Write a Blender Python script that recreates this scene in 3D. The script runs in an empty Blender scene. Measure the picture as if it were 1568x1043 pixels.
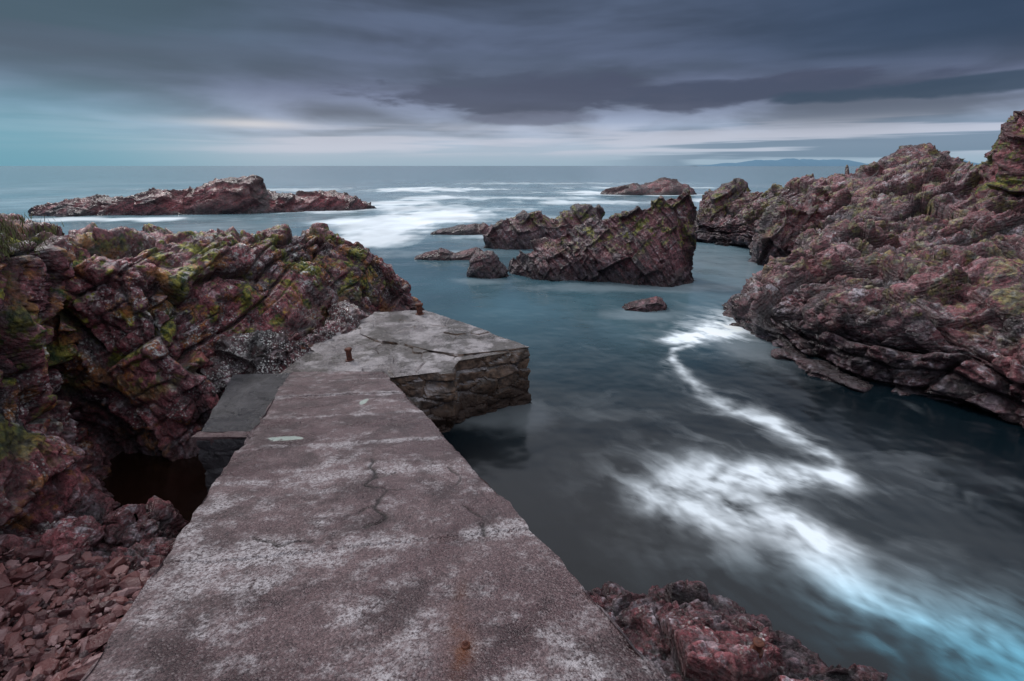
import bpy, math, numpy as np, bmesh, random
from mathutils import Vector, Euler
random.seed(4); rng=np.random.default_rng(7)
scene=bpy.context.scene
try:
    scene.view_settings.view_transform='Standard'; scene.view_settings.look='None'; scene.view_settings.exposure=0
except Exception: pass

# ---------------------------------------------------------------- numpy noise
def h3(i,j,k,seed):
    with np.errstate(over='ignore'):
        h=(i.astype(np.uint32)*np.uint32(374761393))^(j.astype(np.uint32)*np.uint32(668265263))^(k.astype(np.uint32)*np.uint32(2246822519))
        h=h+np.uint32((seed*362437+12345)&0xFFFFFFFF)
        h=(h^(h>>np.uint32(13)))*np.uint32(1274126177)
        h=(h^(h>>np.uint32(16)))*np.uint32(2654435761)
        h=h^(h>>np.uint32(15))
    return (h&np.uint32(0xFFFFFF)).astype(np.float32)/np.float32(16777216.0)
def vnoise(p,seed=0):
    f=np.floor(p); i=f.astype(np.int64); t=(p-f).astype(np.float32); t=t*t*(3-2*t)
    r=0
    for a in (0,1):
        wx=t[:,0] if a else 1-t[:,0]
        for b in (0,1):
            wxy=wx*(t[:,1] if b else 1-t[:,1])
            for c in (0,1):
                wz=t[:,2] if c else 1-t[:,2]
                r=r+wxy*wz*h3(i[:,0]+a,i[:,1]+b,i[:,2]+c,seed)
    return r*2-1
def vnoise2(p,seed=0):
    f=np.floor(p); i=f.astype(np.int64); t=(p-f).astype(np.float32); t=t*t*(3-2*t); z=i[:,0]*0
    r=0
    for a in (0,1):
        wx=t[:,0] if a else 1-t[:,0]
        for b in (0,1):
            r=r+wx*(t[:,1] if b else 1-t[:,1])*h3(i[:,0]+a,i[:,1]+b,z,seed)
    return r*2-1
def fbm(p,o=4,seed=0,g=.5):
    r=0;a=1;s=0
    for k in range(o):
        r=r+a*vnoise(p*(2**k)+k*17.3,seed+k); s+=a; a*=g
    return r/s
def fbm2(x,y,o=4,seed=0,g=.5):
    p=np.stack([x,y],1); r=0;a=1;s=0
    for k in range(o):
        r=r+a*vnoise2(p*(2**k)+k*17.3,seed+k); s+=a; a*=g
    return r/s
def cell(p,seed):
    f=np.floor(p).astype(np.int64); p=p.astype(np.float32)
    n=len(p); F1=np.full(n,9.,np.float32);F2=F1.copy();H=np.zeros(n,np.float32);D=np.zeros((n,3),np.float32)
    for a in (-1,0,1):
        for b in (-1,0,1):
            for c in (-1,0,1):
                i=f[:,0]+a;j=f[:,1]+b;k=f[:,2]+c
                q=np.stack([i+.15+.7*h3(i,j,k,seed),j+.15+.7*h3(i,j,k,seed+1),k+.15+.7*h3(i,j,k,seed+2)],1).astype(np.float32)
                v=p-q; d=np.sqrt((v*v).sum(1))
                m=d<F1
                F2=np.where(m,F1,np.minimum(F2,d))
                H=np.where(m,h3(i,j,k,seed+3),H); D[m]=v[m]; F1=np.where(m,d,F1)
    return F1,F2,H,D
def sstep(a,b,x):
    t=np.clip((x-a)/(b-a),0,1); return t*t*(3-2*t)
def rotm(n):
    n=np.array(n,float); n/=np.linalg.norm(n)
    a=np.cross(n,[0,1,0.2]); a/=np.linalg.norm(a); b=np.cross(n,a)
    return np.stack([a,b,n])
def brick(q,S,seed):
    o=np.zeros(len(q),np.int64)
    lz=q[:,2]/S[2]; lz=lz+.45*np.sin(lz*.9+seed)+.3*np.sin(lz*2.3+seed*2)
    k=np.floor(lz).astype(np.int64); fz=lz-k
    sx=S[0]*(.5+1.1*h3(k,o,o,seed)); x=q[:,0]/sx+h3(k,o,o,seed+1)*9
    i=np.floor(x).astype(np.int64); fx=x-i
    sy=S[1]*(.5+1.1*h3(k,i,o,seed+2)); y=q[:,1]/sy+h3(k,i,o,seed+3)*9
    j=np.floor(y).astype(np.int64); fy=y-j
    H=h3(i,j,k,seed+4)
    ex=np.minimum(fx,1-fx)*sx; ey=np.minimum(fy,1-fy)*sy; ez=np.minimum(fz,1-fz)*S[2]
    t=(fx-.5)*(h3(i,j,k,seed+5)-.5)+(fy-.5)*(h3(i,j,k,seed+6)-.5)+(fz-.5)*(h3(i,j,k,seed+7)-.5)
    return H,np.minimum(np.minimum(ex,ey),ez),t*2
def rock_disp(P,N,bn,amp=1.,size=1.,seed=0,low=.25,w=.06,rub=1.):
    R=rotm(bn)
    W=P+np.stack([fbm(P/(1.5*size),4,seed+51,.5),fbm(P/(1.5*size)+9,4,seed+52,.5),fbm(P/(1.5*size)+23,4,seed+53,.5)],1)*.22*size
    q=W@R.T
    d=low*amp*1.5*fbm(P/(2.4*size),3,seed+3)
    blk=0; joint_shade=0
    for n,(s,a) in enumerate((((2.4,1.9,.9),.50),((1.0,.8,.36),.18),((.42,.34,.15),.065))):
        S=np.array(s)*size; A=a*amp*size
        H,e,t=brick(q,S,seed+11*n)
        ww=w*size*(1.,.6,.35)[n]
        d=d+A*((H-.5)*.9+t*.9)+A*.5*(sstep(0,ww,e)-1)*(.4+.6*H)
        joint_shade=np.maximum(joint_shade,(1-sstep(0,ww*1.1,e))*(1.,.9,.6)[n])
        if n<2: blk=blk+H*.5
    for sc,A0,sd in ((1.,.042,90),(3.1,.13*rub,95)):
        F1,F2,H,D=cell(q/(np.array((.30,.26,.18))*size*sc),seed+sd)
        A=A0*amp*size
        d=d+A*((H-.5)+(D[:,0]*np.sin(H*40)+D[:,1]*np.cos(H*40)+D[:,2]*np.sin(H*91))*1.3)-A*.45*np.exp(-(F2-F1)/.1)
        if sc>2: joint_shade=np.maximum(joint_shade,.8*rub*np.exp(-(F2-F1)/.05))
    d=d+.012*amp*fbm(P/(.09*max(size,.5)),2,seed+77)
    return P+N*d[:,None],(blk,np.clip(joint_shade,0,1))

# ---------------------------------------------------------------- mesh helpers
def cr(C,counts):
    C=np.asarray(C,float); n=len(C); out=[]
    for i in range(n-1):
        p0=C[max(i-1,0)];p1=C[i];p2=C[i+1];p3=C[min(i+2,n-1)]
        m=counts[i]; ts=np.linspace(0,1,m,endpoint=(i==n-2))
        t=ts.reshape((-1,)+(1,)*(C.ndim-1))
        k=.35
        m1=(p2-p0)*k; m2=(p3-p1)*k
        out.append((2*t**3-3*t**2+1)*p1+(t**3-2*t**2+t)*m1+(-2*t**3+3*t**2)*p2+(t**3-t**2)*m2)
    return np.concatenate(out,0)
def grid_normals(G,wrap=False):
    if wrap:
        e=np.concatenate([G[:,-1:],G,G[:,:1]],1); dv=e[:,2:]-e[:,:-2]
    else: dv=np.gradient(G,axis=1)
    du=np.gradient(G,axis=0)
    N=np.cross(du,dv); l=np.linalg.norm(N,axis=2,keepdims=True); l[l<1e-9]=1
    return N/l
def smoothN(N,it=6):
    for _ in range(it):
        M=N.copy(); M[1:]+=N[:-1]; M[:-1]+=N[1:]; M[:,1:]+=N[:,:-1]; M[:,:-1]+=N[:,1:]
        N=M/np.maximum(np.linalg.norm(M,axis=2,keepdims=True),1e-9)
    return N
def relax(G,it=1,k=.5):
    for _ in range(it):
        A=G.copy()
        A[1:-1,1:-1]=(1-k)*G[1:-1,1:-1]+k*.25*(G[:-2,1:-1]+G[2:,1:-1]+G[1:-1,:-2]+G[1:-1,2:])
        G=A
    return G
def mesh_np(name,V,F,mat,attrs=None,cols=None,smooth=False,parent=None):
    me=bpy.data.meshes.new(name)
    V=np.asarray(V,np.float32); F=np.asarray(F,np.int32); k=F.shape[1]
    me.vertices.add(len(V)); me.vertices.foreach_set('co',V.ravel())
    me.loops.add(F.size); me.loops.foreach_set('vertex_index',F.ravel())
    me.polygons.add(len(F)); me.polygons.foreach_set('loop_start',np.arange(0,F.size,k,dtype=np.int32))
    try: me.polygons.foreach_set('loop_total',np.full(len(F),k,np.int32))
    except Exception: pass
    me.update(calc_edges=True)
    me.polygons.foreach_set('use_smooth',np.full(len(me.polygons),smooth,dtype=bool))
    for n,a in (attrs or {}).items():
        at=me.attributes.new(n,'FLOAT','POINT'); at.data.foreach_set('value',np.asarray(a,np.float32))
    for n,a in (cols or {}).items():
        at=me.attributes.new(n,'FLOAT_COLOR','POINT')
        c=np.ones((len(V),4),np.float32); c[:,:3]=a; at.data.foreach_set('color',c.ravel())
    me.materials.append(mat)
    ob=bpy.data.objects.new(name,me); scene.collection.objects.link(ob)
    if parent: ob.parent=parent
    return ob
def gridF(a,b,wrap=False):
    idx=np.arange(a*b).reshape(a,b)
    if wrap: idx=np.concatenate([idx,idx[:,:1]],1)
    return np.stack([idx[:-1,:-1],idx[1:,:-1],idx[1:,1:],idx[:-1,1:]],-1).reshape(-1,4)
def loft(name,S,kc,mat,res,bn,amp=1.,size=1.,seed=0,low=.25,flip=False,smooth=True,rub=1.):
    S=np.asarray(S,float)
    gaps=np.linalg.norm(np.diff(S,axis=0),axis=2).mean(1)
    sc=[max(3,int(g/res)) for g in gaps]
    G=cr(S,sc); G=cr(G.transpose(1,0,2),kc).transpose(1,0,2)
    N=smoothN(grid_normals(G),10)
    if flip: N=-N
    P,b=rock_disp(G.reshape(-1,3),N.reshape(-1,3),bn,amp,size,seed,low,w=max(.06,res*1.6/size),rub=rub)
    P=relax(P.reshape(G.shape),1,.45).reshape(-1,3)
    F=gridF(*G.shape[:2])
    if flip: F=F[:,::-1]
    return mesh_np(name,P,F,mat,{'blk':b[0],'joint_shade':b[1]},smooth=smooth)
def ridge(name,spine,mat,res,bn,wf,wb,amp=1.,size=1.,seed=0,top=.25,low=.2,steep=.35,zb=-.6,rub=.5):
    """spine: (x,y,h). front side = right-hand side of travel"""
    sp=np.array(spine,float); S=[]
    for i,(x,y,h) in enumerate(sp):
        d=sp[min(i+1,len(sp)-1)][:2]-sp[max(i-1,0)][:2]; d/=np.linalg.norm(d)+1e-9
        n=np.array([d[1],-d[0]])
        def pt(o,z): return [x+n[0]*o,y+n[1]*o,z]
        e=.5 if i in(0,len(sp)-1) else 1.
        a,b=wf*e,wb*e; hh=h-max(zb,0); z0=max(zb,0)
        S.append([pt(-b,zb),pt(-b*.75,z0+hh*.45),pt(-b*top,z0+hh*.93),pt(0,h),pt(a*steep,z0+hh*.85),pt(a*.8,z0+hh*.4),pt(a,zb)])
    for idx,s in ((0,-1),(len(sp)-1,1)):
        d=(sp[-1]-sp[-2])[:2] if idx else (sp[1]-sp[0])[:2]; d/=np.linalg.norm(d)
        c=np.array(S[idx]) if idx==0 else np.array(S[-1])
        m=c.mean(0)
        e=c.copy(); e[:,0]=m[0]+(c[:,0]-m[0])*.6+s*d[0]*.25*wf; e[:,1]=m[1]+(c[:,1]-m[1])*.6+s*d[1]*.25*wf; e[:,2]=np.minimum(c[:,2],zb+.1)
        if idx==0: S0=e
        else: S1=e
    S=[S0.tolist()]+S+[S1.tolist()]
    L=[wb*.3+1,wb*.5+.6,wb*.3,wf*.3+.2,wf*.4+1.,1.2]
    hm=sp[:,2].max()
    kc=[max(4,int(v/res*max(.5,hm/2.5))) for v in L]
    return loft(name,S,kc,mat,res,bn,amp,size,seed,low,rub=rub)
def boulder(c,r,seed,amp=.7,size=.5,bn=(.2,-.2,1),n=60):
    th=np.linspace(0.02,math.pi-.02,n); ph=np.linspace(0,2*math.pi,2*n,endpoint=False)
    T,Ph=np.meshgrid(th,ph,indexing='ij')
    D=np.stack([np.sin(T)*np.cos(Ph),np.sin(T)*np.sin(Ph),np.cos(T)],-1)
    e=np.sign(D)*np.abs(D)**.7
    P=e*np.array(r)+np.array(c)
    Q,b=rock_disp(P.reshape(-1,3),D.reshape(-1,3),bn,amp,size,seed,.3)
    return Q,gridF(n,2*n,True)[:,::-1],b[0]
def joinmesh(name,parts,mat,smooth=True):
    V=[];F=[];B=[];o=0
    for v,f,b in parts:
        V.append(v);F.append(f+o);B.append(b);o+=len(v)
    return mesh_np(name,np.concatenate(V),np.concatenate(F),mat,{'blk':np.concatenate(B)},smooth=smooth)

# ---------------------------------------------------------------- node helpers
class NT:
    def __init__(s,nt): s.nt=nt; s.nt.nodes.clear()
    def n(s,t,**k):
        nd=s.nt.nodes.new(t)
        for a,v in k.items(): setattr(nd,a,v)
        return nd
    def put(s,sock,v):
        if isinstance(v,bpy.types.NodeSocket): s.nt.links.new(v,sock)
        else:
            if isinstance(v,(tuple,list)) and sock.type=='RGBA' and len(v)==3: v=(*v,1)
            sock.default_value=v
    def m(s,op,a,b=0.,c=None,clamp=False):
        nd=s.n('ShaderNodeMath',operation=op,use_clamp=clamp); s.put(nd.inputs[0],a); s.put(nd.inputs[1],b)
        if c is not None: s.put(nd.inputs[2],c)
        return nd.outputs[0]
    def vm(s,op,a,b=(0,0,0)):
        nd=s.n('ShaderNodeVectorMath',operation=op); s.put(nd.inputs[0],a)
        if op=='SCALE': s.put(nd.inputs['Scale'],b)
        else: s.put(nd.inputs[1],b)
        return nd.outputs['Value'] if op=='DOT_PRODUCT' else nd.outputs[0]
    def mr(s,v,a,b,c=0.,d=1.,smooth=True):
        nd=s.n('ShaderNodeMapRange'); nd.interpolation_type='SMOOTHSTEP' if smooth else 'LINEAR'
        for i,x in enumerate((v,a,b,c,d)): s.put(nd.inputs[i],x)
        return nd.outputs[0]
    def mix(s,f,a,b,bt='MIX'):
        nd=s.n('ShaderNodeMix',data_type='RGBA',blend_type=bt); s.put(nd.inputs[0],f); s.put(nd.inputs[6],a); s.put(nd.inputs[7],b)
        return nd.outputs[2]
    def noise(s,v,sc,det=5.,rough=.6,dist=0.):
        nd=s.n('ShaderNodeTexNoise'); s.put(nd.inputs['Vector'],v)
        nd.inputs['Scale'].default_value=sc; nd.inputs['Detail'].default_value=det; nd.inputs['Roughness'].default_value=rough; nd.inputs['Distortion'].default_value=dist
        return nd.outputs['Fac']
    def vor(s,v,sc,out='Distance',feat='F1'):
        nd=s.n('ShaderNodeTexVoronoi',feature=feat); s.put(nd.inputs['Vector'],v); nd.inputs['Scale'].default_value=sc
        return nd.outputs[out]
    def ramp(s,f,st):
        nd=s.n('ShaderNodeValToRGB'); e=nd.color_ramp.elements
        while len(e)<len(st): e.new(.5)
        for el,(p,c) in zip(e,st): el.position=p; el.color=(*c,1)
        s.put(nd.inputs[0],f); return nd.outputs[0]
    def sep(s,v):
        nd=s.n('ShaderNodeSeparateXYZ'); s.put(nd.inputs[0],v); return nd.outputs
    def comb(s,x,y,z):
        nd=s.n('ShaderNodeCombineXYZ'); s.put(nd.inputs[0],x);s.put(nd.inputs[1],y);s.put(nd.inputs[2],z); return nd.outputs[0]
    def attr(s,n,out='Fac'):
        nd=s.n('ShaderNodeAttribute'); nd.attribute_name=n; return nd.outputs[out]
    def bsdf(s,col,rough,bump=None,bs=.5,bd=.03,spec=.5,metal=0.):
        b=s.n('ShaderNodeBsdfPrincipled'); s.put(b.inputs['Base Color'],col); s.put(b.inputs['Roughness'],rough)
        s.put(b.inputs['Specular IOR Level'],spec); s.put(b.inputs['Metallic'],metal)
        if bump is not None:
            bp=s.n('ShaderNodeBump'); s.put(bp.inputs['Height'],bump); s.put(bp.inputs['Strength'],bs); s.put(bp.inputs['Distance'],bd)
            s.nt.links.new(bp.outputs[0],b.inputs['Normal'])
        o=s.n('ShaderNodeOutputMaterial'); s.nt.links.new(b.outputs[0],o.inputs[0]); return b
def newmat(n):
    m=bpy.data.materials.new(n); m.use_nodes=True; return m,NT(m.node_tree)

def rock_mat(name,bn,lich=.5,orange=.0,green=.3,barn=.5,red=.5,light=1.,tide=.7,scale=1.,th=0.,bz0=4.6,white=0.):
    mt,g=newmat(name)
    P=g.n('ShaderNodeTexCoord').outputs['Object']
    geo=g.n('ShaderNodeNewGeometry')
    z=g.sep(P)[2]; nz=g.sep(geo.outputs['Normal'])[2]
    Q=g.vm('SCALE',P,scale)
    bn=np.array(bn,float); bn/=np.linalg.norm(bn)
    dt=g.vm('DOT_PRODUCT',Q,tuple(bn))
    ani=g.vm('ADD',g.vm('SCALE',Q,.8),g.vm('SCALE',tuple(bn),g.m('MULTIPLY',dt,5.)))
    bands=g.noise(ani,1.,5,.68)
    big=g.noise(Q,.55,3,.6,.4)
    blk=g.attr('blk'); jt=g.attr('joint_shade')
    L=light
    def c(*v): return tuple(x*L for x in v)
    R_=1+.5*red
    base=g.ramp(g.m('ADD',g.m('MULTIPLY',bands,.80),g.m('MULTIPLY',blk,.28)),
        [(.355,c(.010,.006,.010)),(.465,c(.052*R_,.021,.028)),(.56,c(.110*R_,.038,.045)),(.66,c(.185*R_,.078,.088)),(.85,c(.38,.26,.29))])
    base=g.mix(g.mr(big,.48,.66,0,.55*(1-.5*red)),base,g.mix(bands,(.018,.012,.018),(.17,.125,.15)))
    wl=g.noise(Q,3.8,7,.76)
    up=g.mr(nz,.0,.75)
    lm=g.m('MULTIPLY',lich,g.mr(g.noise(g.vm('ADD',Q,(3,8,2)),.9,3,.6),.38,.62,.2,1.1))
    f=g.m('MULTIPLY',g.mr(wl,.51,.59),g.m('MULTIPLY',g.m('ADD',g.m('MULTIPLY',up,.8),.2),lm),clamp=True)
    col=g.mix(f,base,g.mix(blk,(.30,.24,.28),(.60,.54,.59)))
    gn=g.noise(Q,1.9,6,.72)
    hz=g.mr(z,.8,2.0)
    f=g.m('MULTIPLY',g.mr(gn,.515,.58),g.m('MULTIPLY',hz,green),clamp=True)
    col=g.mix(f,col,g.mix(g.mr(g.noise(Q,8,3),.35,.6),(.028,.070,.010),(.32,.29,.04)))
    if orange>0:
        on=g.noise(g.vm('ADD',Q,(7,3,1)),1.9,5,.7)
        col=g.mix(g.m('MULTIPLY',g.mr(on,.54,.62),orange),col,(.42,.16,.035))
    if white>0:
        wn=g.noise(g.vm('ADD',Q,(1,5,9)),6.5,6,.78)
        wm=g.m('MULTIPLY',g.mr(wn,.545,.585),g.mr(g.noise(Q,1.1,4,.6),.46,.60))
        col=g.mix(g.m('MULTIPLY',wm,g.m('MULTIPLY',white,g.mr(z,.6,1.6)),clamp=True),col,(.66,.66,.64))
    if barn>0:
        s_=.05 if barn>1.5 else 0.
        vb=g.vor(Q,24.)
        bz=g.m('MULTIPLY',g.mr(z,.25,.7),g.mr(z,bz0,1.8))
        f=g.m('MULTIPLY',g.m('MULTIPLY',g.mr(vb,.5,.30),g.mr(gn,.52+s_,.45+s_)),g.m('MULTIPLY',bz,g.m('MULTIPLY',barn,g.mr(wl,.45-s_,.53-s_))),clamp=True)
        col=g.mix(f,col,(.68,.67,.65))
    tn=g.m('ADD',z,g.m('MULTIPLY',big,-.9))
    col=g.mix(g.mr(tn,.35+th,-.3+th*.5,0,tide),col,g.mix(g.mr(wl,.47,.62),(.008,.006,.009),(.10,.085,.105)))
    fine=g.noise(Q,15,5,.75)
    col=g.mix(1.,col,g.mix(g.mr(fine,.32,.68),(.3,.3,.3),(1.85,1.85,1.85)),'MULTIPLY')
    col=g.mix(g.m('MULTIPLY',jt,.75),col,(.004,.004,.005))  # occlusion-like shade painted into the rock joints as near-black colour
    crag=g.vor(g.vm('ADD',Q,g.vm('SCALE',tuple(bn),g.m('MULTIPLY',dt,1.8))),7.)
    h=g.m('ADD',g.m('ADD',fine,g.m('MULTIPLY',crag,.6)),g.m('MULTIPLY',bands,1.5))
    rough=g.mr(wl,.35,.65,.17,.52)
    g.bsdf(col,rough,h,.9,.06/scale,.65)
    return mt

BL=(.88,-.22,.38); BS=(.83,.15,.52); BR=(-.38,-.25,.88); BF=(.2,-.35,.9); BN=(-.25,-.3,.92)
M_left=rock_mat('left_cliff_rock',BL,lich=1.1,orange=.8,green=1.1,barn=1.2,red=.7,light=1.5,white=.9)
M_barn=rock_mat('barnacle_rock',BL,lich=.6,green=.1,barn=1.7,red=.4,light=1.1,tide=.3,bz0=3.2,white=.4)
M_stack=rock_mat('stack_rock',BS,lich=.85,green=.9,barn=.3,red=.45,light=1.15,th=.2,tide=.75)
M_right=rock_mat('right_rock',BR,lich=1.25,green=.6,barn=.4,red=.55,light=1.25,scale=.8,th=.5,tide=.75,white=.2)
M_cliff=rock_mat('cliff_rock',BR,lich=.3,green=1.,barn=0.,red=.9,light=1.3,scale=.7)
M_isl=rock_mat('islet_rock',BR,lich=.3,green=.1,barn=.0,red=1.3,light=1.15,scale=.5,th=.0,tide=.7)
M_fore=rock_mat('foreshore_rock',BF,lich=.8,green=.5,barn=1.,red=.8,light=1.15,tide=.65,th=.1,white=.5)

# ---------------------------------------------------------------- left cliff
LC=[
 [(-13,1,1),(-9.5,1.5,4.4),(-7.0,2,4.4),(-6.4,2.2,2.5),(-5.6,2.4,.1)],
 [(-13,5,1),(-9.2,5,4.3),(-6.7,4.6,4.15),(-6.2,4.7,2.5),(-5.5,4.5,-.1)],
 [(-13,9,0),(-9.0,7.5,3.7),(-6.4,6.1,3.95),(-6.2,5.9,2.5),(-5.8,5.6,-.3)],
 [(-12,11,0),(-8.8,9.4,3.2),(-7.0,7.6,3.45),(-7.2,7.3,2.3),(-7.2,7.2,-.4)],
 [(-11,13,-.5),(-8.4,11,3.0),(-6.7,8.7,3.4),(-6.0,7.9,2.3),(-5.6,7.4,-.4)],
 [(-10,15,-.6),(-8.0,12.6,2.8),(-6.5,10.6,3.35),(-5.7,9.3,2.4),(-5.1,8.4,.6)],
 [(-9,17,-.6),(-7.2,14.2,2.6),(-5.9,12.2,3.2),(-5.1,10.8,2.2),(-4.3,9.4,.8)],
 [(-7.5,18,-.6),(-6,15.2,2.3),(-5.2,13.5,3.0),(-4.5,12.1,2.1),(-3.9,11.0,.8)],
 [(-5.5,18,-.6),(-4.8,16.,1.7),(-4.3,14.6,2.2),(-4.1,13.4,1.5),(-3.8,12.5,.7)],
 [(-3.8,17.3,-.6),(-3.4,16.1,.8),(-3.2,15.3,1.1),(-3.1,14.6,.7),(-3.0,13.7,-.4)],
 [(-2.6,16.6,-.7),(-2.6,16.,-.4),(-2.55,15.7,-.3),(-2.5,15.3,-.4),(-2.5,15,-.7)]]
loft('rock_cliff',LC,[25,70,120,130],M_left,.030,BL,1.0,.85,3,low=.3,flip=True,rub=.6)
ridge('barnacle_rock_ledge',[(-5.8,8.3,.9),(-5.2,8.9,1.6),(-4.6,9.35,1.5),(-4.2,10.0,1.6),(-3.95,10.9,1.45),(-3.85,11.8,1.2)],M_barn,.02,BL,.5,1.1,1.1,.55,21,zb=.6,low=.25,rub=1.)

# ---------------------------------------------------------------- right headland
RC=[
 [(12.0,33.4,-.7),(12.2,34.2,1.4),(12.9,35.5,2.3),(13.5,37,2.5),(14.5,38.5,2.5),(16,42,-.5)],
 [(14.7,29.5,-.7),(15,30,1.3),(15.8,31.5,2.3),(16.5,33,3.0),(17.5,34,3.4),(20,40,-.5)],
 [(13.6,24.6,-.7),(14.2,25,1.3),(15.5,26.5,2.2),(18,29,3.1),(21.5,32.5,4.1),(25,38,0)],
 [(10.6,20.8,-.7),(11.0,20.4,.5),(12.7,20.5,1.5),(16.5,23.5,2.9),(23,29.5,5.0),(28,34,0)],
 [(7.3,15.2,-.7),(7.7,15.3,.5),(9.8,16.6,1.6),(14.5,19.5,2.4),(21.5,24.5,4.3),(30,28,3)],
 [(7.1,12.8,-.7),(7.6,13.2,.9),(10,15.2,1.8),(14.5,17.5,2.1),(19.5,19.8,3.6),(30,22,5)],
 [(7.9,11.1,-.7),(8.3,11.5,1.1),(10,13.3,2.0),(14,15.5,2.3),(18,17,3.1),(30,18,5)],
 [(9.1,9.6,-.7),(9.5,9.9,1.2),(11,11.3,2.2),(14,13,2.5),(18,14,3.2),(30,15,6)],
 [(9.8,7.9,-.7),(10.2,8.2,1.3),(11.6,9.4,2.4),(14.5,11,2.8),(18,12,3.6),(30,12,6)],
 [(10.8,5,-.7),(11.2,5.2,1.5),(12.5,6,3),(15,7,3.6),(19,7,4.5),(30,6,6)],
 [(11.5,2,-.7),(12,2,1.5),(13,2,3),(16,2,3.6),(20,2,4.5),(30,2,6)]]
loft('rocky_headland',RC,[110,130,110,90,25],M_right,.047,BR,1.3,1.1,31,low=.38,rub=.75)
ridge('sea_cliff',[(22.2,25,3.6),(20.6,22,6.0),(19.5,20.2,7.4),(20.4,18.5,7.8),(22,16.,8.8),(24,12,9.5)],M_cliff,.06,BR,1.0,5,.75,1.6,5,top=.3,steep=.6,low=.15)
ridge('rock_outcrop',[(13.0,25.0,1.8),(13.9,25.9,3.0),(15.6,27,3.4),(17.2,28,3.3)],M_right,.05,(-.75,-.25,.6),1.2,1.6,.95,1.4,8,steep=.6)
ridge('rock_outcrop',[(13.6,35,1.9),(14.4,35.6,3.4),(16.0,36.6,3.8),(17,37,3.2)],M_stack,.07,BR,1.3,1.8,.6,1.3,9)
ridge('rock_outcrop',[(19,28.5,3.4),(21,30,4.6),(23.5,30.2,5.5),(24.6,29.5,5.1)],M_right,.07,BR,1.3,2,1.0,1.5,10,steep=.6)

# ---------------------------------------------------------------- stacks & islets
ridge('sea_stack',[(.2,23.6,.5),(1.6,23.4,1.5),(3.6,23.1,2.35),(5.6,22.4,3.0),(7.0,21.9,3.6),(7.6,21.7,3.5)],M_stack,.03,BS,1.7,1.6,.72,.8,12,steep=.2,low=.12,rub=.3)
ridge('sea_stack',[(-1.5,31.3,.9),(-.2,31.4,1.7),(1.5,31.6,2.2),(2.6,31.8,1.7),(4.2,32,2.4),(5.5,32,2.)],M_stack,.05,BS,1.4,1.5,.6,1.,14,low=.15)
ridge('sea_rock',[(-1.9,22.6,.7),(-1.4,22.7,1.15),(-.8,22.6,1.0),(-.4,22.5,.4)],M_stack,.03,BR,.75,.7,.5,.6,15)
ridge('sea_rock',[(-5.2,27.2,.15),(-4,27.3,.45),(-3.1,27.3,.2),(-2.,27.4,.55),(-1.5,27.4,.2)],M_isl,.05,BR,.8,.9,.35,.7,16)
ridge('sea_rock',[(-5.9,37.6,.1),(-4.2,37.8,.45),(-2.2,38,.65),(-1.5,38,.3)],M_isl,.07,BR,.9,1.2,.35,.8,17)
ridge('sea_rock',[(4.0,17,.05),(4.6,17,.3),(5.2,17.1,.42),(5.5,17,.15)],M_isl,.03,BR,.45,.5,.3,.5,18)
ridge('sea_rock',[(17,92,.3),(22,92,1.2),(27,92,2.2),(31,93,1.6),(32.5,93,.5)],M_isl,.22,BN,3,4,.55,2.6,19,low=.15)
ridge('rock_islet',[(-49,53,.3),(-46,54,1.2),(-42,55,1.3),(-38,55,1.9),(-34.5,56,2.1),(-33,56,2.9),(-28.5,57,2.9),(-27,58,1.6),(-22,60,1.7),(-19,61,1.1),(-17,62,.3)],M_isl,.11,BN,3.,5,.75,1.7,20,steep=.5,low=.2)

# ---------------------------------------------------------------- lower-right foreshore rock
FR=[
 [(-.6,5.2,-.6),(-.4,4.7,.2),(-.2,4.2,.45),(0,3,.8),(.2,-1,1.)],
 [(.9,4.9,-.6),(.9,4.45,.3),(.95,4.1,.45),(.9,3,.7),(.9,-1,1.)],
 [(1.8,4.75,-.6),(1.75,4.35,.4),(1.7,3.9,.55),(1.6,2.8,.7),(1.6,-1,1.)],
 [(2.7,4.5,-.6),(2.55,4.05,.3),(2.4,3.6,.55),(2.3,2.6,.65),(2.3,-1,1.)],
 [(3.4,4.0,-.6),(3.15,3.6,.35),(3.0,3.2,.45),(2.9,2.3,.5),(2.9,-1,1.)],
 [(3.8,3.4,-.6),(3.55,3.1,.2),(3.4,2.7,.3),(3.4,2,.3),(3.4,-1,.5)],
 [(4.4,2.4,-.7),(4.2,2.3,-.1),(4.0,2.0,.0),(3.9,1.5,.1),(3.8,-1,.2)]]
loft('foreshore_rock',FR,[60,55,110,30],M_fore,.013,(.25,-.5,.83),.95,.5,41,low=.2,flip=True,rub=.7)

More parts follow.
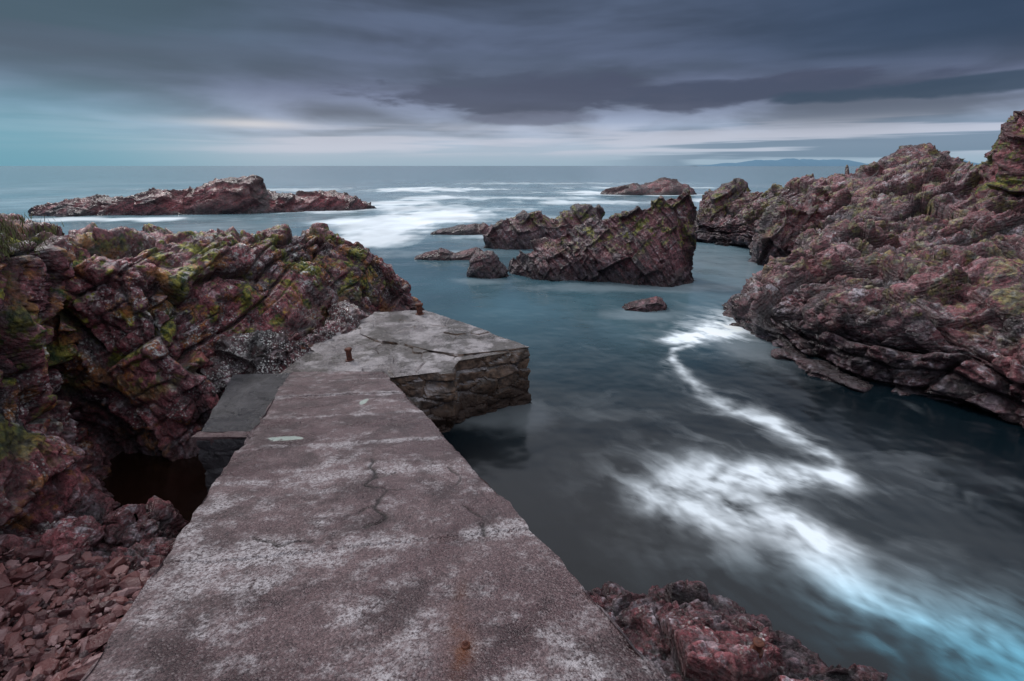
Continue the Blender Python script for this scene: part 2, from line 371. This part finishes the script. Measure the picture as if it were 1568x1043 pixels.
# ---------------------------------------------------------------- gully floor, boulders, pebbles
def gz(x,y):
    return .75-.16*np.clip(y-2,0,9)-.34*np.clip(y-4.4,0,4)+.22*np.clip(-x-4.6,0,3)+.1*np.clip(-2.5-x,-1,1)
xs=np.arange(-8,-.6,.028); ys=np.arange(.2,8.6,.028)
X,Y=np.meshgrid(xs,ys,indexing='xy')
G=np.stack([X,Y,gz(X,Y)],-1)
N=np.zeros_like(G); N[...,2]=1
P,b=rock_disp(G.reshape(-1,3),N.reshape(-1,3),BF,.8,.5,61,.15)
mesh_np('gully_ground',P,gridF(*G.shape[:2])[:,::-1],M_fore,{'blk':b[0],'joint_shade':b[1]},smooth=True)
parts=[]
for i,(c,r) in enumerate([((-4.9,5.35,.1),(.33,.28,.36)),((-5.5,4.9,.35),(.5,.3,.3)),((-4.45,4.9,.15),(.3,.25,.25)),((-5.2,4.5,.35),(.35,.25,.22)),
        ((-4.0,4.75,.15),(.25,.2,.22)),((-5.8,5.5,.1),(.4,.3,.4)),((-3.7,4.4,.3),(.2,.2,.16)),((-4.7,4.35,.35),(.22,.2,.15)),((-5.0,3.9,.5),(.28,.2,.16))]):
    parts.append(boulder(c,r,100+i*7,n=80))
joinmesh('boulders',parts,M_fore)

mt,g=newmat('red_pebbles'); P_=g.n('ShaderNodeTexCoord').outputs['Object']
col=g.ramp(g.m('ADD',g.m('MULTIPLY',g.attr('blk'),.7),g.m('MULTIPLY',g.noise(P_,6),.3)),[(.1,(.03,.018,.024)),(.4,(.11,.040,.042)),(.65,(.20,.080,.077)),(.9,(.32,.21,.22))])
g.bsdf(col,.33,g.noise(P_,45,4),.6,.02)
tmpl=[]
for k in range(14):
    bm=bmesh.new()
    for _ in range(18):
        v=rng.normal(size=3); v/=np.linalg.norm(v); bm.verts.new(np.sign(v)*np.abs(v)**.6*np.array([1,.72,.42]))
    r=bmesh.ops.convex_hull(bm,input=bm.verts[:])
    for v in [v for v in bm.verts if not v.link_faces]: bm.verts.remove(v)
    bmesh.ops.triangulate(bm,faces=bm.faces[:]); bm.verts.index_update()
    tmpl.append((np.array([v.co[:] for v in bm.verts]),np.array([[v.index for v in f.verts] for f in bm.faces]))); bm.free()
V=[];F=[];B=[];o=0
for k in range(7000):
    x=rng.uniform(-6.,-1.8); y=rng.uniform(1.6,4.7)
    if y>3.9 and rng.random()<(y-3.9)*1.5: continue
    s=.025+.10*rng.random()**3.2
    v,f=tmpl[k%14]
    R=np.array(Euler((rng.normal()*.45,rng.normal()*.45,rng.uniform(0,6.28))).to_matrix())
    V.append((v*s)@R.T+np.array([x,y,gz(np.array(x),np.array(y))+.05+rng.uniform(0,.12)])); F.append(f+o); B.append(np.full(len(v),rng.random())); o+=len(v)
mesh_np('red_pebbles',np.concatenate(V),np.concatenate(F),mt,{'blk':np.concatenate(B)})

# ---------------------------------------------------------------- concrete materials
def conc_mat(name,A,Bc,worn,wet=.0,seams=False,wall=False):
    mt,g=newmat(name); P=g.n('ShaderNodeTexCoord').outputs['Object']
    big=g.noise(P,.9,5,.65,.3); med=g.noise(P,5,7,.72); fine=g.noise(P,38,4,.7)
    col=g.mix(g.mr(big,.35,.65),A,Bc)
    dk=g.noise(g.vm('ADD',P,(5,5,5)),2.2,6,.7)
    col=g.mix(g.mr(dk,.45,.62,0,.7),col,tuple(x*.45 for x in A))
    vc=g.n('ShaderNodeTexVoronoi'); g.put(vc.inputs['Vector'],P); vc.inputs['Scale'].default_value=95
    cs=g.sep(vc.outputs['Color'])[0]
    col=g.mix(1.,col,g.mix(cs,(.6,.6,.62),(1.4,1.38,1.38)),'MULTIPLY')
    w=g.m('ADD',g.m('MULTIPLY',big,.42),g.m('MULTIPLY',med,.58))
    if seams: w=g.m('ADD',w,g.m('ADD',g.m('MULTIPLY',g.attr('seam'),.085),g.mr(g.sep(P)[1],4.,1.5,-.01,.015)))
    wf=g.m('MULTIPLY',g.mr(w,.495,.62),g.mr(g.m('ADD',g.m('MULTIPLY',fine,.85),g.m('MULTIPLY',cs,.15)),.34,.62))
    col=g.mix(g.m('MULTIPLY',wf,worn,clamp=True),col,(.50,.46,.48))
    col=g.mix(g.m('MULTIPLY',g.mr(cs,.91,.96),.2*worn),col,(.42,.40,.41))
    if seams:
        col=g.mix(g.attr('groove'),col,(.014,.010,.010))
        col=g.mix(g.m('MULTIPLY',g.attr('rust'),g.mr(med,.3,.6)),col,(.14,.045,.018))
        pf=g.m('MULTIPLY',g.attr('patch'),g.mr(med,.40,.48))
        col=g.mix(pf,col,(.40,.46,.42))
    if wall:
        z=g.sep(P)[2]
        ps=g.mix(g.mr(g.noise(g.vm('ADD',P,(2,9,4)),1.6,6,.7),.45,.56),col,(.050,.042,.036)); col=g.mix(.8,col,ps)
        up=g.mr(g.sep(g.n('ShaderNodeNewGeometry').outputs['Normal'])[2],.3,.8)
        wc=g.mix(g.mr(med,.35,.65),(.036,.019,.011),(.28,.17,.11))
        vr=g.vor(g.vm('MULTIPLY',P,(1.,1.,2.2)),2.2,'Distance','DISTANCE_TO_EDGE')
        wc=g.mix(g.mr(vr,.05,.0,0,.3),wc,(.012,.009,.008))
        col=g.mix(g.m('MULTIPLY',g.m('SUBTRACT',1.,up),.85),col,wc)
        tn=g.m('SUBTRACT',z,g.m('MULTIPLY',g.noise(P,2.5,4),.7))
        col=g.mix(g.mr(tn,.40,-.2,0,.9),col,(.034,.016,.010))
    h=g.m('ADD',g.m('MULTIPLY',fine,.5),g.m('MULTIPLY',vc.outputs['Distance'],-.5)); h=g.m('ADD',h,g.m('MULTIPLY',med,1.5))
    rough=g.mr(big,.35,.6,.40-wet,.72-wet)
    g.bsdf(col,rough,h,.85,.022,.5)
    return mt
M_deck=conc_mat('deck_concrete',(.105,.064,.068),(.165,.112,.115),.95,.16,seams=True)
M_plat=conc_mat('platform_concrete',(.20,.178,.18),(.42,.39,.40),1.,.28,wall=True)
M_ledge=conc_mat('ledge_concrete',(.035,.035,.042),(.065,.062,.07),.12,.2)

# pier deck -----------------------------------------------------------------
ya=np.linspace(-2.5,8.42,800)
XL=-1.77-.325*(ya-1.46); XR=.648-.434*(ya-1.46)
zt=3.127-.224*ya
nu=240
u=np.linspace(0,1,nu); nw=26; wz=np.linspace(0,1,nw)
Gx=[];Gy=[];Gz=[]
for i,y in enumerate(ya):
    Gx.append(np.concatenate([np.full(nw,XL[i])-.10*(1-wz),XL[i]+(XR[i]-XL[i])*u,np.full(nw,XR[i])+.10*wz]))
    Gz.append(np.concatenate([-.6+(zt[i]+.6)*wz,np.full(nu,zt[i]),zt[i]-(zt[i]+.6)*wz])); Gy.append(np.full(nu+2*nw,y))
G=np.stack([np.array(Gx),np.array(Gy),np.array(Gz)],-1)
N=grid_normals(G); dflip=N[300,nw+90,2]<0
P=G.reshape(-1,3).copy()
isdeck=np.zeros(G.shape[:2],bool); isdeck[:,nw:nw+nu]=True; isdeck=isdeck.ravel()
xl=-1.77-.325*(P[:,1]-1.46); xr=.648-.434*(P[:,1]-1.46)
s=P[:,1]-.18*(P[:,0]-xl)
seams_s=np.array([-1.2,-.1,1.15,2.28,3.37,4.2,5.3,6.4,7.45])
wob=.035*fbm(P*3,3,5)
ds=np.min(np.abs((s+wob)[:,None]-seams_s[None,:]),1)
seg=np.searchsorted(seams_s,s+wob)
groove=np.exp(-(ds/.010)**2)*sstep(.0,.5,fbm(P*2.2,3,9))
seam=np.exp(-(ds/.08)**2)*sstep(-.6,.2,fbm(P*1.5,3,19))
step=(h3(seg,seg*0+3,seg*0,5)-.5)*.025
def dpoly(x,y,pts):
    d=np.full(len(x),99.)
    for (x0,y0),(x1,y1) in zip(pts[:-1],pts[1:]):
        dx,dy=x1-x0,y1-y0; t=np.clip(((x-x0)*dx+(y-y0)*dy)/(dx*dx+dy*dy),0,1)
        d=np.minimum(d,np.hypot(x-x0-t*dx,y-y0-t*dy))
    return d
wx=P[:,0]+.08*fbm(P*6,2,21,.5); wy=P[:,1]+.08*fbm(P*6+5,2,22,.5)
crk=[(-1.27,3.95),(-1.25,3.7),(-1.12,3.55),(-1.14,3.42),(-.97,3.3),(-.96,3.05),(-.89,2.88),(-.98,2.7)]
brk=sstep(-.6,-.2,fbm(P*5,2,77))
cg=np.exp(-(dpoly(wx,wy,crk)/.016)**2)*(.6+.4*brk)
for c_ in ([(-1.12,3.55),(-1.0,3.6)],[(-.55,3.75),(-.42,3.55),(-.45,3.4)],[(-.35,3.0),(-.2,2.85),(-.2,2.6)],[(-1.6,2.55),(-1.4,2.5),(-1.25,2.52)],[(-.96,3.05),(-1.1,2.9)],[(-.97,3.3),(-.8,3.28)]):
    cg=np.maximum(cg,.85*np.exp(-(dpoly(wx,wy,c_)/.012)**2)*brk)
pits=np.maximum(0,fbm(P*4.5,3,31)-.30)*2
groove=np.maximum(groove*.6,cg)*isdeck
edge=np.minimum(np.abs(P[:,0]-xl),np.abs(xr-P[:,0]))
chip=np.exp(-edge/.03)*np.clip(.4+1.8*fbm(P*2.5,4,41),0,2)
P[:,2]+=np.where(isdeck,step-.016*groove-.028*np.clip(pits,0,.6)+.010*fbm(P*9,3,14)+.016*fbm(P*1.2,3,15)-.025*chip,0)
P[~isdeck,0]+=(.05*fbm(P[~isdeck]*2.5,4,44))
P[:,0]+=np.where(edge<.04,.06*fbm(P*np.array([2.2,2.2,0])+3,4,47,.6),0)*isdeck
patch=np.zeros(len(P))
for (px,py,rx,ry) in [(-2.35,4.55,.17,.07),(-2.05,6.2,.05,.14)]:
    patch=np.maximum(patch,sstep(1.1,.8,np.hypot((P[:,0]-px)/rx,(P[:,1]-py)/ry)+.5*fbm(P*9,3,61)))
rust=np.exp(-(np.hypot((P[:,0]+.22)/.05,(P[:,1]-1.62)/.16))**2)+.6*np.exp(-(np.hypot((P[:,0]+.27)/.035,(P[:,1]-1.9)/.25))**2)
pier=bpy.data.objects.new('concrete_pier',None); scene.collection.objects.link(pier)
F=gridF(*G.shape[:2])
if dflip: F=F[:,::-1]
mesh_np('deck',P,F,M_deck,{'seam':seam*isdeck,'groove':np.clip(groove,0,1)*.95,'patch':patch*isdeck,'rust':np.clip(rust,0,1)*isdeck},parent=pier)

def prism(name,out,z0,z1,mat,res=.035,batter=.06,seed=0,rough=.02,parent=None,slope=(0,0)):
    out=np.array(out,float); pts=[]
    for i in range(len(out)):
        a=out[i];b=out[(i+1)%len(out)]; n=max(2,int(np.linalg.norm(b-a)/res))
        pts.append(a+(b-a)*np.linspace(0,1,n,endpoint=False)[:,None])
    o=np.concatenate(pts); c=o.mean(0)
    nr=max(3,int((z1-z0)/res)); rings=[]
    for k in range(nr+1):
        t=k/nr; q=c+(o-c)*(1+batter*(1-t)); rings.append(np.c_[q,np.full(len(q),z0+(z1-z0)*t)])
    rad=np.linalg.norm(o-c,axis=1).max(); m=int(rad/res/1.1)
    for k in range(1,m+1):
        t=1-k/m; t=max(t,.002); rings.append(np.c_[c+(o-c)*t,np.full(len(o),z1)])
    G=np.array(rings); N=grid_normals(G,True)
    fl=N[-m//2,0,2]<0
    if fl: N=-N
    P=G.reshape(-1,3); Nn=N.reshape(-1,3)
    top=P[:,2]>z1-1e-6
    F1,F2,H,D=cell(P/np.array([.55,.55,.26]),seed)
    d=np.where(top,.3,1)*rough*(2*fbm(P*1.8,5,seed,.6)+1.2*(H-.5)+1.5*D[:,2]*np.sin(H*40)-.8*np.exp(-(F2-F1)/.08))+.008*fbm(P*14,2,seed+3)
    P=P+Nn*d[:,None]
    P[:,2]+=np.where(P[:,2]>z1-.1,slope[0]*(P[:,0]-c[0])+slope[1]*(P[:,1]-c[1]),0)
    F=gridF(G.shape[0],G.shape[1],True)
    if fl: F=F[:,::-1]
    return mesh_np(name,P,F,mat,{'blk':H},parent=parent)
jet=pier
prism('end_platform',[(-2.15,8.15),(-1.12,8.45),(-1.02,8.95),(.34,9.6),(-1.1,11.2),(-2.25,12.35),(-3.75,12.1),(-4.2,10.5),(-4.2,8.2)],-.6,1.235,M_plat,.03,.04,71,.07,parent=jet)
prism('rear_slab',[(-3.4,10.5),(-2.9,10.05),(-2.3,9.85),(-1.7,9.45),(-1.03,9.2),(.36,9.62),(-1.08,11.23),(-2.24,12.38),(-3.5,12.2),(-3.6,11.3)],.95,1.27,M_plat,.03,.0,75,.05,parent=jet)
prism('side_ledge',[(-5.0,8.2),(-3.6,8.3),(-2.9,5.9),(-4.3,5.95)],-.5,1.27,M_ledge,.03,.03,81,.035,parent=jet)
prism('ledge_kerb',[(-4.36,6.1),(-2.9,6.1),(-2.9,5.95),(-4.4,5.95)],1.15,1.31,M_deck,.02,.01,83,.02,parent=jet)

# iron posts -------------------------------------------------------------------
mt,g=newmat('rusted_iron'); P_=g.n('ShaderNodeTexCoord').outputs['Object']
g.bsdf(g.ramp(g.noise(P_,14,6),[(.3,(.02,.010,.008)),(.5,(.10,.03,.018)),(.7,(.22,.08,.045))]),.7,g.noise(P_,40,5),.8,.01)
M_rust=mt
def post(name,x,y,z,h=.3,r=.055):
    prof=[(0,r*1.6),(.03,r*1.6),(.035,r*1.05),(h*.78,r),(h*.8,r*1.35),(h*.93,r*1.4),(h,r*1.15),(h+.012,r*.5),(h+.014,.001)]
    n=20; V=[];
    for zz,rr in prof:
        for k in range(n):
            a=2*math.pi*k/n; w=1+.06*math.sin(a*3+zz*20); V.append((x+rr*w*math.cos(a),y+rr*w*math.sin(a),z+zz-.01))
    return mesh_np(name,V,gridF(len(prof),n,True),M_rust,smooth=False)
post('iron_mooring_post',-2.32,12.0,1.27,.30,.07)
post('iron_mooring_post',-3.15,8.95,1.235,.27,.05)
post('iron_rod',-.21,1.66,2.74,.035,.012)
post('iron_mooring_ring_stub',2.18,3.25,.72,.13,.035)

# grass on cliff top -------------------------------------------------------
mt,g=newmat('grass'); P_=g.n('ShaderNodeTexCoord').outputs['Object']
g.bsdf(g.mix(g.noise(P_,9),(.05,.075,.015),(.16,.16,.05)),.7)
V=[];F=[]
for k in range(8000):
    cx=-6.6+rng.normal()*.3; cy=5.6+rng.normal()*.45
    z0=4.05+rng.uniform(-.3,.12); an=rng.uniform(0,6.28); L=.05+.08*rng.random(); w=.005
    dx,dy=math.cos(an),math.sin(an); b0=len(V)
    V+=[(cx-dy*w,cy+dx*w,z0),(cx+dy*w,cy-dx*w,z0),(cx+dx*L*.5,cy+dy*L*.5,z0+L)]; F.append((b0,b0+1,b0+2))
mesh_np('grass',V,F,mt)

# ---------------------------------------------------------------- distant mountains
mt,g=newmat('distant_mountains'); g.bsdf((.15,.26,.36),1.,spec=0.)  # blue distance haze is mixed into the base colour, no volume
hx=np.linspace(2300,7500,400); pn=np.c_[hx/420,hx*0,hx*0]
hh=sstep(2200,2800,hx)*(18+50*np.abs(fbm(pn,5,3))+62*np.exp(-((hx-3500)/300)**2)+40*np.exp(-((hx-3050)/180)**2)+44*np.exp(-((hx-4050)/250)**2)+80*np.exp(-((hx-5300)/420)**2))
V=np.concatenate([np.c_[hx,6300+hx*0,hx*0-5],np.c_[hx,6600+hx*0,hh],np.c_[hx,7200+hx*0,hx*0-5]])
F=gridF(3,400); mesh_np('distant_mountains',V,F[:,::-1],mt,smooth=True)

# ---------------------------------------------------------------- sea
def axis(lo,hi,d0,d1,st,gr):
    a=list(np.arange(d0,d1,st)); s_=st; x=a[-1]
    while x<hi: s_=min(s_*gr,2500); x+=s_; a.append(x)
    s_=st; x=a[0]; l=[]
    while x>lo: s_=min(s_*gr,2500); x-=s_; l.append(x)
    return np.array(l[::-1]+a)
ax=axis(-12000,12000,1,9,.04,1.022); ay=axis(-600,14000,3,16,.04,1.012)
X,Y=np.meshgrid(ax,ay,indexing='xy')
P=np.stack([X.ravel(),Y.ravel(),np.zeros(X.size)],1); x=P[:,0];y=P[:,1]
def c3(*v): return np.array(v)[None,:]
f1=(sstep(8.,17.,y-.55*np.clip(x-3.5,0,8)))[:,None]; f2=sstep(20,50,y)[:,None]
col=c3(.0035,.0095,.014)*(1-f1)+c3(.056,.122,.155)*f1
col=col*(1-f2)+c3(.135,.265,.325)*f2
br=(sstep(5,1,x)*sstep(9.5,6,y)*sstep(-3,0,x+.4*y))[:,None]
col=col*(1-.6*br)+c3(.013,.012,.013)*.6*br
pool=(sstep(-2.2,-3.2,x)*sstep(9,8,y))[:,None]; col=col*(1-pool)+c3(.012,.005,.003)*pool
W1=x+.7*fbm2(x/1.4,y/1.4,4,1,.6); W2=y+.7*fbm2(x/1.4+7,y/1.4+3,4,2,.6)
V1=x+.26*fbm2(x*1.3,y*1.3,4,3,.6); V2=y+.26*fbm2(x*1.3+7,y*1.3,4,4,.6)
def streak(pts,ws,st,k=1.,a=None,b=None):
    a=V1 if a is None else a; b=V2 if b is None else b
    r=np.zeros(len(x))
    for (p0,p1,w0,w1) in zip(pts[:-1],pts[1:],ws[:-1],ws[1:]):
        dx,dy=p1[0]-p0[0],p1[1]-p0[1]
        t=np.clip(((a-p0[0])*dx+(b-p0[1])*dy)/(dx*dx+dy*dy),0,1)
        d=np.hypot(a-p0[0]-t*dx,b-p0[1]-t*dy); w=(w0+(w1-w0)*t)*k
        r=np.maximum(r,np.exp(-(d/w)**2*1.2))
    return r*st
S_=[([(7.6,15.5),(6.6,14.8),(5.9,14.2),(4.7,13.7)],[1.0,.85,.6,.3],1.4),
    ([(5.7,14.0),(4.6,12.8),(4.2,11.9),(4.25,10.3),(4.55,9.4),(5.1,8.7),(5.35,7.95),(5.6,7.3),(5.3,6.85)],[.2,.10,.12,.22,.32,.26,.18,.18,.3],.75),
    ([(5.3,7.0),(4.3,6.95),(3.4,7.0),(2.6,6.7)],[.25,.42,.62,.42],1.0),
    ([(2.2,6.35),(3.0,6.2),(3.8,5.95),(4.1,5.4)],[.4,.66,.5,.38],1.0),
    ([(3.5,5.9),(3.9,5.2),(4.2,4.65),(4.6,4.2),(5.0,3.8),(5.8,3.1)],[.4,.32,.36,.46,.55,.7],.68)]
core=0; halo=0
for pts,ws,st in S_:
    core=np.maximum(core,streak(pts,ws,st)); halo=np.maximum(halo,streak(pts,ws,min(st,.8),2.1,W1,W2))
al_=x*.62-y*.78; ac=x*.78+y*.62
st1=fbm2(ac*3.2+1.2*fbm2(x,y,3,71),al_*1.0,5,8,.62); st2=fbm2(V1*6,V2*6,4,9,.62); st3=fbm2(W1*1.6,W2*1.6,4,13,.6)
foam=core*np.clip(.80+.8*st3+.55*st1+.4*st2,0,1.25)+halo*.5*np.clip(.15+1.1*st1+.6*st3,0,1)
wis=np.clip(fbm2(W1*.5,W2*1.2,5,12,.6)-.1,0,1)*sstep(3,6,y)*sstep(24,13,y)*sstep(0,2.5,x)
foam=foam+wis*.18*(.6+.8*np.clip(st1+.3,0,1))
wash=0
for (fx,fy,rx,ry) in [(5,20.3,4.5,.8),(.2,9.2,.7,.8),(6.6,13.2,.8,1.5),(4.6,16.3,1.5,.8),(-1.2,21.6,1.3,.7),(-.6,9.0,1.2,.5)]:
    wash=np.maximum(wash,sstep(1.5,.4,np.hypot((x-fx)/rx,(y-fy)/ry)+.5*st3))
foam=np.maximum(foam,wash*.14)
sn=fbm2(x/3+.5*fbm2(x/9,y/9,2,3),y/8,5,91,.62); sn2=fbm2(x/14,y/22,4,95,.6); sn3=fbm2(x/6,y/1.6,4,97,.6)
F_=0
for (fx,fy,rx,ry,st) in [(-10.6,33,2.8,2.6,1.),(-9.4,37,3,5.5,1.1),(-8.6,43,3.5,8,1.1),(-7.0,52,6,9,1.),(-12,46,7,7,.8),(-10,62,11,7,.75),(-19,113,18,13,.95),(-23.6,60,9,5,1.),(-15,70,9,5,.8),(14,98,10,9,.9),(1,82,14,6,.7),(-8,82,10,8,.7),(34,75,8,6,.9),(12,72,12,5,.75),(-37,48.5,12,2.2,.7),(-1.2,36,4.5,2,.45),(10,36,4,2,.35),(17,40,5,3,.6),(25,90,14,3,.9),(30,120,22,8,.6),(-50,110,25,8,.45),(10,150,40,10,.4),(-3.5,29,4,1.5,.3),(3,50,8,3,.35)]:
    dd=np.hypot((x-fx)/rx,(y-fy)/ry)+.95*sn+.4*sn3
    F_=np.maximum(F_,st*sstep(1.25,.15,dd))
foam=np.maximum(foam,F_)
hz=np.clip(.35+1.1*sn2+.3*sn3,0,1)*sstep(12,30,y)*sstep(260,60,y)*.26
foam=np.clip(foam,0,1)
foamc=c3(.82,.90,.96)+0*col
cy=sstep(5.6,3.5,y)[:,None]; foamc=foamc*(1-cy)+c3(.18,.58,.78)*cy
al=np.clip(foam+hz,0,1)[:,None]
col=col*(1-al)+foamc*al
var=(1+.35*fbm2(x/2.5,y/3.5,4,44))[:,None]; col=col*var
mt,g=newmat('sea_water'); P_=g.n('ShaderNodeTexCoord').outputs['Object']
hgt=g.noise(P_,.55,3,.5)
g.bsdf(g.attr('wcol','Color'),g.m('ADD',.18,g.m('MULTIPLY',g.attr('foam'),.6)),hgt,.35,.25,.4)
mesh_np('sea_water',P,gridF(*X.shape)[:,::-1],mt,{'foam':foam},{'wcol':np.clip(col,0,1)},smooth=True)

mt,g=newmat('seabed'); g.bsdf((.03,.025,.025),.9)
bpy.ops.mesh.primitive_grid_add(x_subdivisions=20,y_subdivisions=20,size=28000,location=(0,5000,-3)); o=bpy.context.object; o.name='seabed_ground'; o.data.materials.append(mt)

# ---------------------------------------------------------------- sky
w=bpy.data.worlds.new('World'); scene.world=w; w.use_nodes=True; g=NT(w.node_tree)
EL=math.radians(44); AZ=math.radians(40)
D=g.n('ShaderNodeTexCoord').outputs['Generated']; sx,sy,sz=g.sep(D)[:3]
sky=g.n('ShaderNodeTexSky'); sky.sky_type='NISHITA'; sky.sun_disc=False; sky.sun_elevation=EL; sky.sun_rotation=-AZ
base=g.ramp(sz,[(0,(.32,.45,.56)),(.03,(.39,.48,.60)),(.055,(.32,.38,.50)),(.085,(.18,.215,.31)),(.12,(.105,.124,.200)),(.18,(.068,.087,.146)),(.30,(.050,.070,.115)),(.37,(.20,.23,.30)),(.6,(.80,.83,.92)),(1,(.92,.96,1.))])
den=g.m('ADD',g.m('MAXIMUM',sz,0.),.16)
pc=g.comb(g.m('DIVIDE',sx,den),g.m('DIVIDE',sy,den),0.)
n1=g.noise(pc,1.05,4,.48,.5)
n2=g.noise(g.comb(g.m('MULTIPLY',sx,1.8),g.m('MULTIPLY',sy,.6),g.m('MULTIPLY',sz,12.)),1.5,4,.48,.4)
low=g.mr(sz,.34,.25)
k=g.m('ADD',g.m('MULTIPLY',n1,.45),g.m('MULTIPLY',n2,.55))
mult=g.mr(k,.38,.62,.62,1.5)
lowm=g.m('MULTIPLY',low,g.mr(sz,.02,.075))
mult=g.m('ADD',g.m('MULTIPLY',mult,lowm),g.m('SUBTRACT',1.,lowm))
gcol=g.comb(mult,mult,mult)
c=g.mix(1.,base,gcol,'MULTIPLY')
ns=g.noise(g.comb(g.m('MULTIPLY',sx,1.6),0.,g.m('MULTIPLY',sz,34.)),1.5,4,.5,.2)
bb=g.m('MULTIPLY',g.m('MULTIPLY',g.mr(sz,.012,.028),g.mr(sz,.080,.045)),g.m('MULTIPLY',g.mr(ns,.44,.58),.65))
c=g.mix(bb,c,(.58,.60,.71))
rl=g.m('MULTIPLY',g.m('MULTIPLY',g.mr(sx,.1,.4),g.mr(sz,.080,.050)),g.m('MULTIPLY',g.mr(ns,.53,.45),.7))
c=g.mix(rl,c,(.10,.18,.28))
rd=g.m('MULTIPLY',g.mr(sx,.15,.6),g.m('MULTIPLY',g.mr(sz,.10,.18),low))
c=g.mix(g.m('MULTIPLY',rd,.8),c,(.022,.045,.092))
lt=g.m('MULTIPLY',g.mr(sx,-.36,-.70),g.mr(sz,.16,.02))
c=g.mix(g.m('MULTIPLY',lt,.88),c,(.085,.32,.44))
lt=g.m('MULTIPLY',g.mr(sx,-.2,-.6),g.m('MULTIPLY',g.mr(sz,.09,.18),low))
c=g.mix(g.m('MULTIPLY',lt,.65),c,(.034,.088,.120))
def bank(cx,cz,rx,rz,colr,amt,sd,c,rag=5.,fx=5.,fz=22.,soft=1.):
    wn=g.noise(g.comb(g.m('ADD',g.m('MULTIPLY',sx,fx),sd),sy,g.m('MULTIPLY',sz,fz)),1.4,5,.52,.3)
    e1=g.m('POWER',g.m('ABSOLUTE',g.m('DIVIDE',g.m('SUBTRACT',sx,cx),rx)),2.); e2=g.m('POWER',g.m('ABSOLUTE',g.m('DIVIDE',g.m('SUBTRACT',sz,cz),rz)),2.)
    b=g.mr(g.m('ADD',g.m('ADD',e1,e2),g.m('MULTIPLY',g.m('SUBTRACT',wn,.5),-rag)),1.0+.6*soft,1.0-.6*soft)
    return g.mix(g.m('MULTIPLY',b,amt),c,colr)
c=bank(.15,.118,.34,.030,(.054,.062,.112),.88,0.,c,soft=.8)
c=bank(.42,.116,.26,.018,(.050,.062,.114),.85,3.,c)
c=bank(.04,.084,.15,.012,(.11,.12,.19),.7,6.,c)
c=bank(.62,.104,.16,.012,(.030,.055,.10),.88,9.,c)
c=bank(-.2,.160,.5,.024,(.060,.080,.128),.45,12.,c,soft=1.5)
e1=g.m('POWER',g.m('ABSOLUTE',g.m('DIVIDE',g.m('ADD',sx,.43),.07)),2.); e2=g.m('POWER',g.m('ABSOLUTE',g.m('DIVIDE',g.m('SUBTRACT',sz,.066),.007)),2.)
gl=g.m('POWER',2.718,g.m('MULTIPLY',g.m('ADD',e1,e2),-1.))
c=g.mix(g.m('MULTIPLY',gl,.6),c,(.74,.70,.70))
c10=g.vm('SCALE',c,10.)
fin=g.mix(.06,c10,sky.outputs[0])
bg=g.n('ShaderNodeBackground'); g.put(bg.inputs[0],fin); bg.inputs[1].default_value=.1
o=g.n('ShaderNodeOutputWorld'); g.nt.links.new(bg.outputs[0],o.inputs[0])

sl=bpy.data.lights.new('sun','SUN'); sl.energy=1.5; sl.angle=math.radians(10); sl.color=(1,.96,.94)
so=bpy.data.objects.new('sun',sl); scene.collection.objects.link(so)
sd=Vector((-math.sin(AZ)*math.cos(EL),math.cos(AZ)*math.cos(EL),math.sin(EL))); so.rotation_euler=sd.to_track_quat('Z','Y').to_euler()

cam=bpy.data.cameras.new('camera'); cam.lens=17.45; cam.sensor_width=36; cam.clip_end=30000; cam.clip_start=.05
co=bpy.data.objects.new('camera',cam); scene.collection.objects.link(co); co.location=(0,0,4.8); co.rotation_euler=(math.radians(70.6),0,0)
scene.camera=co
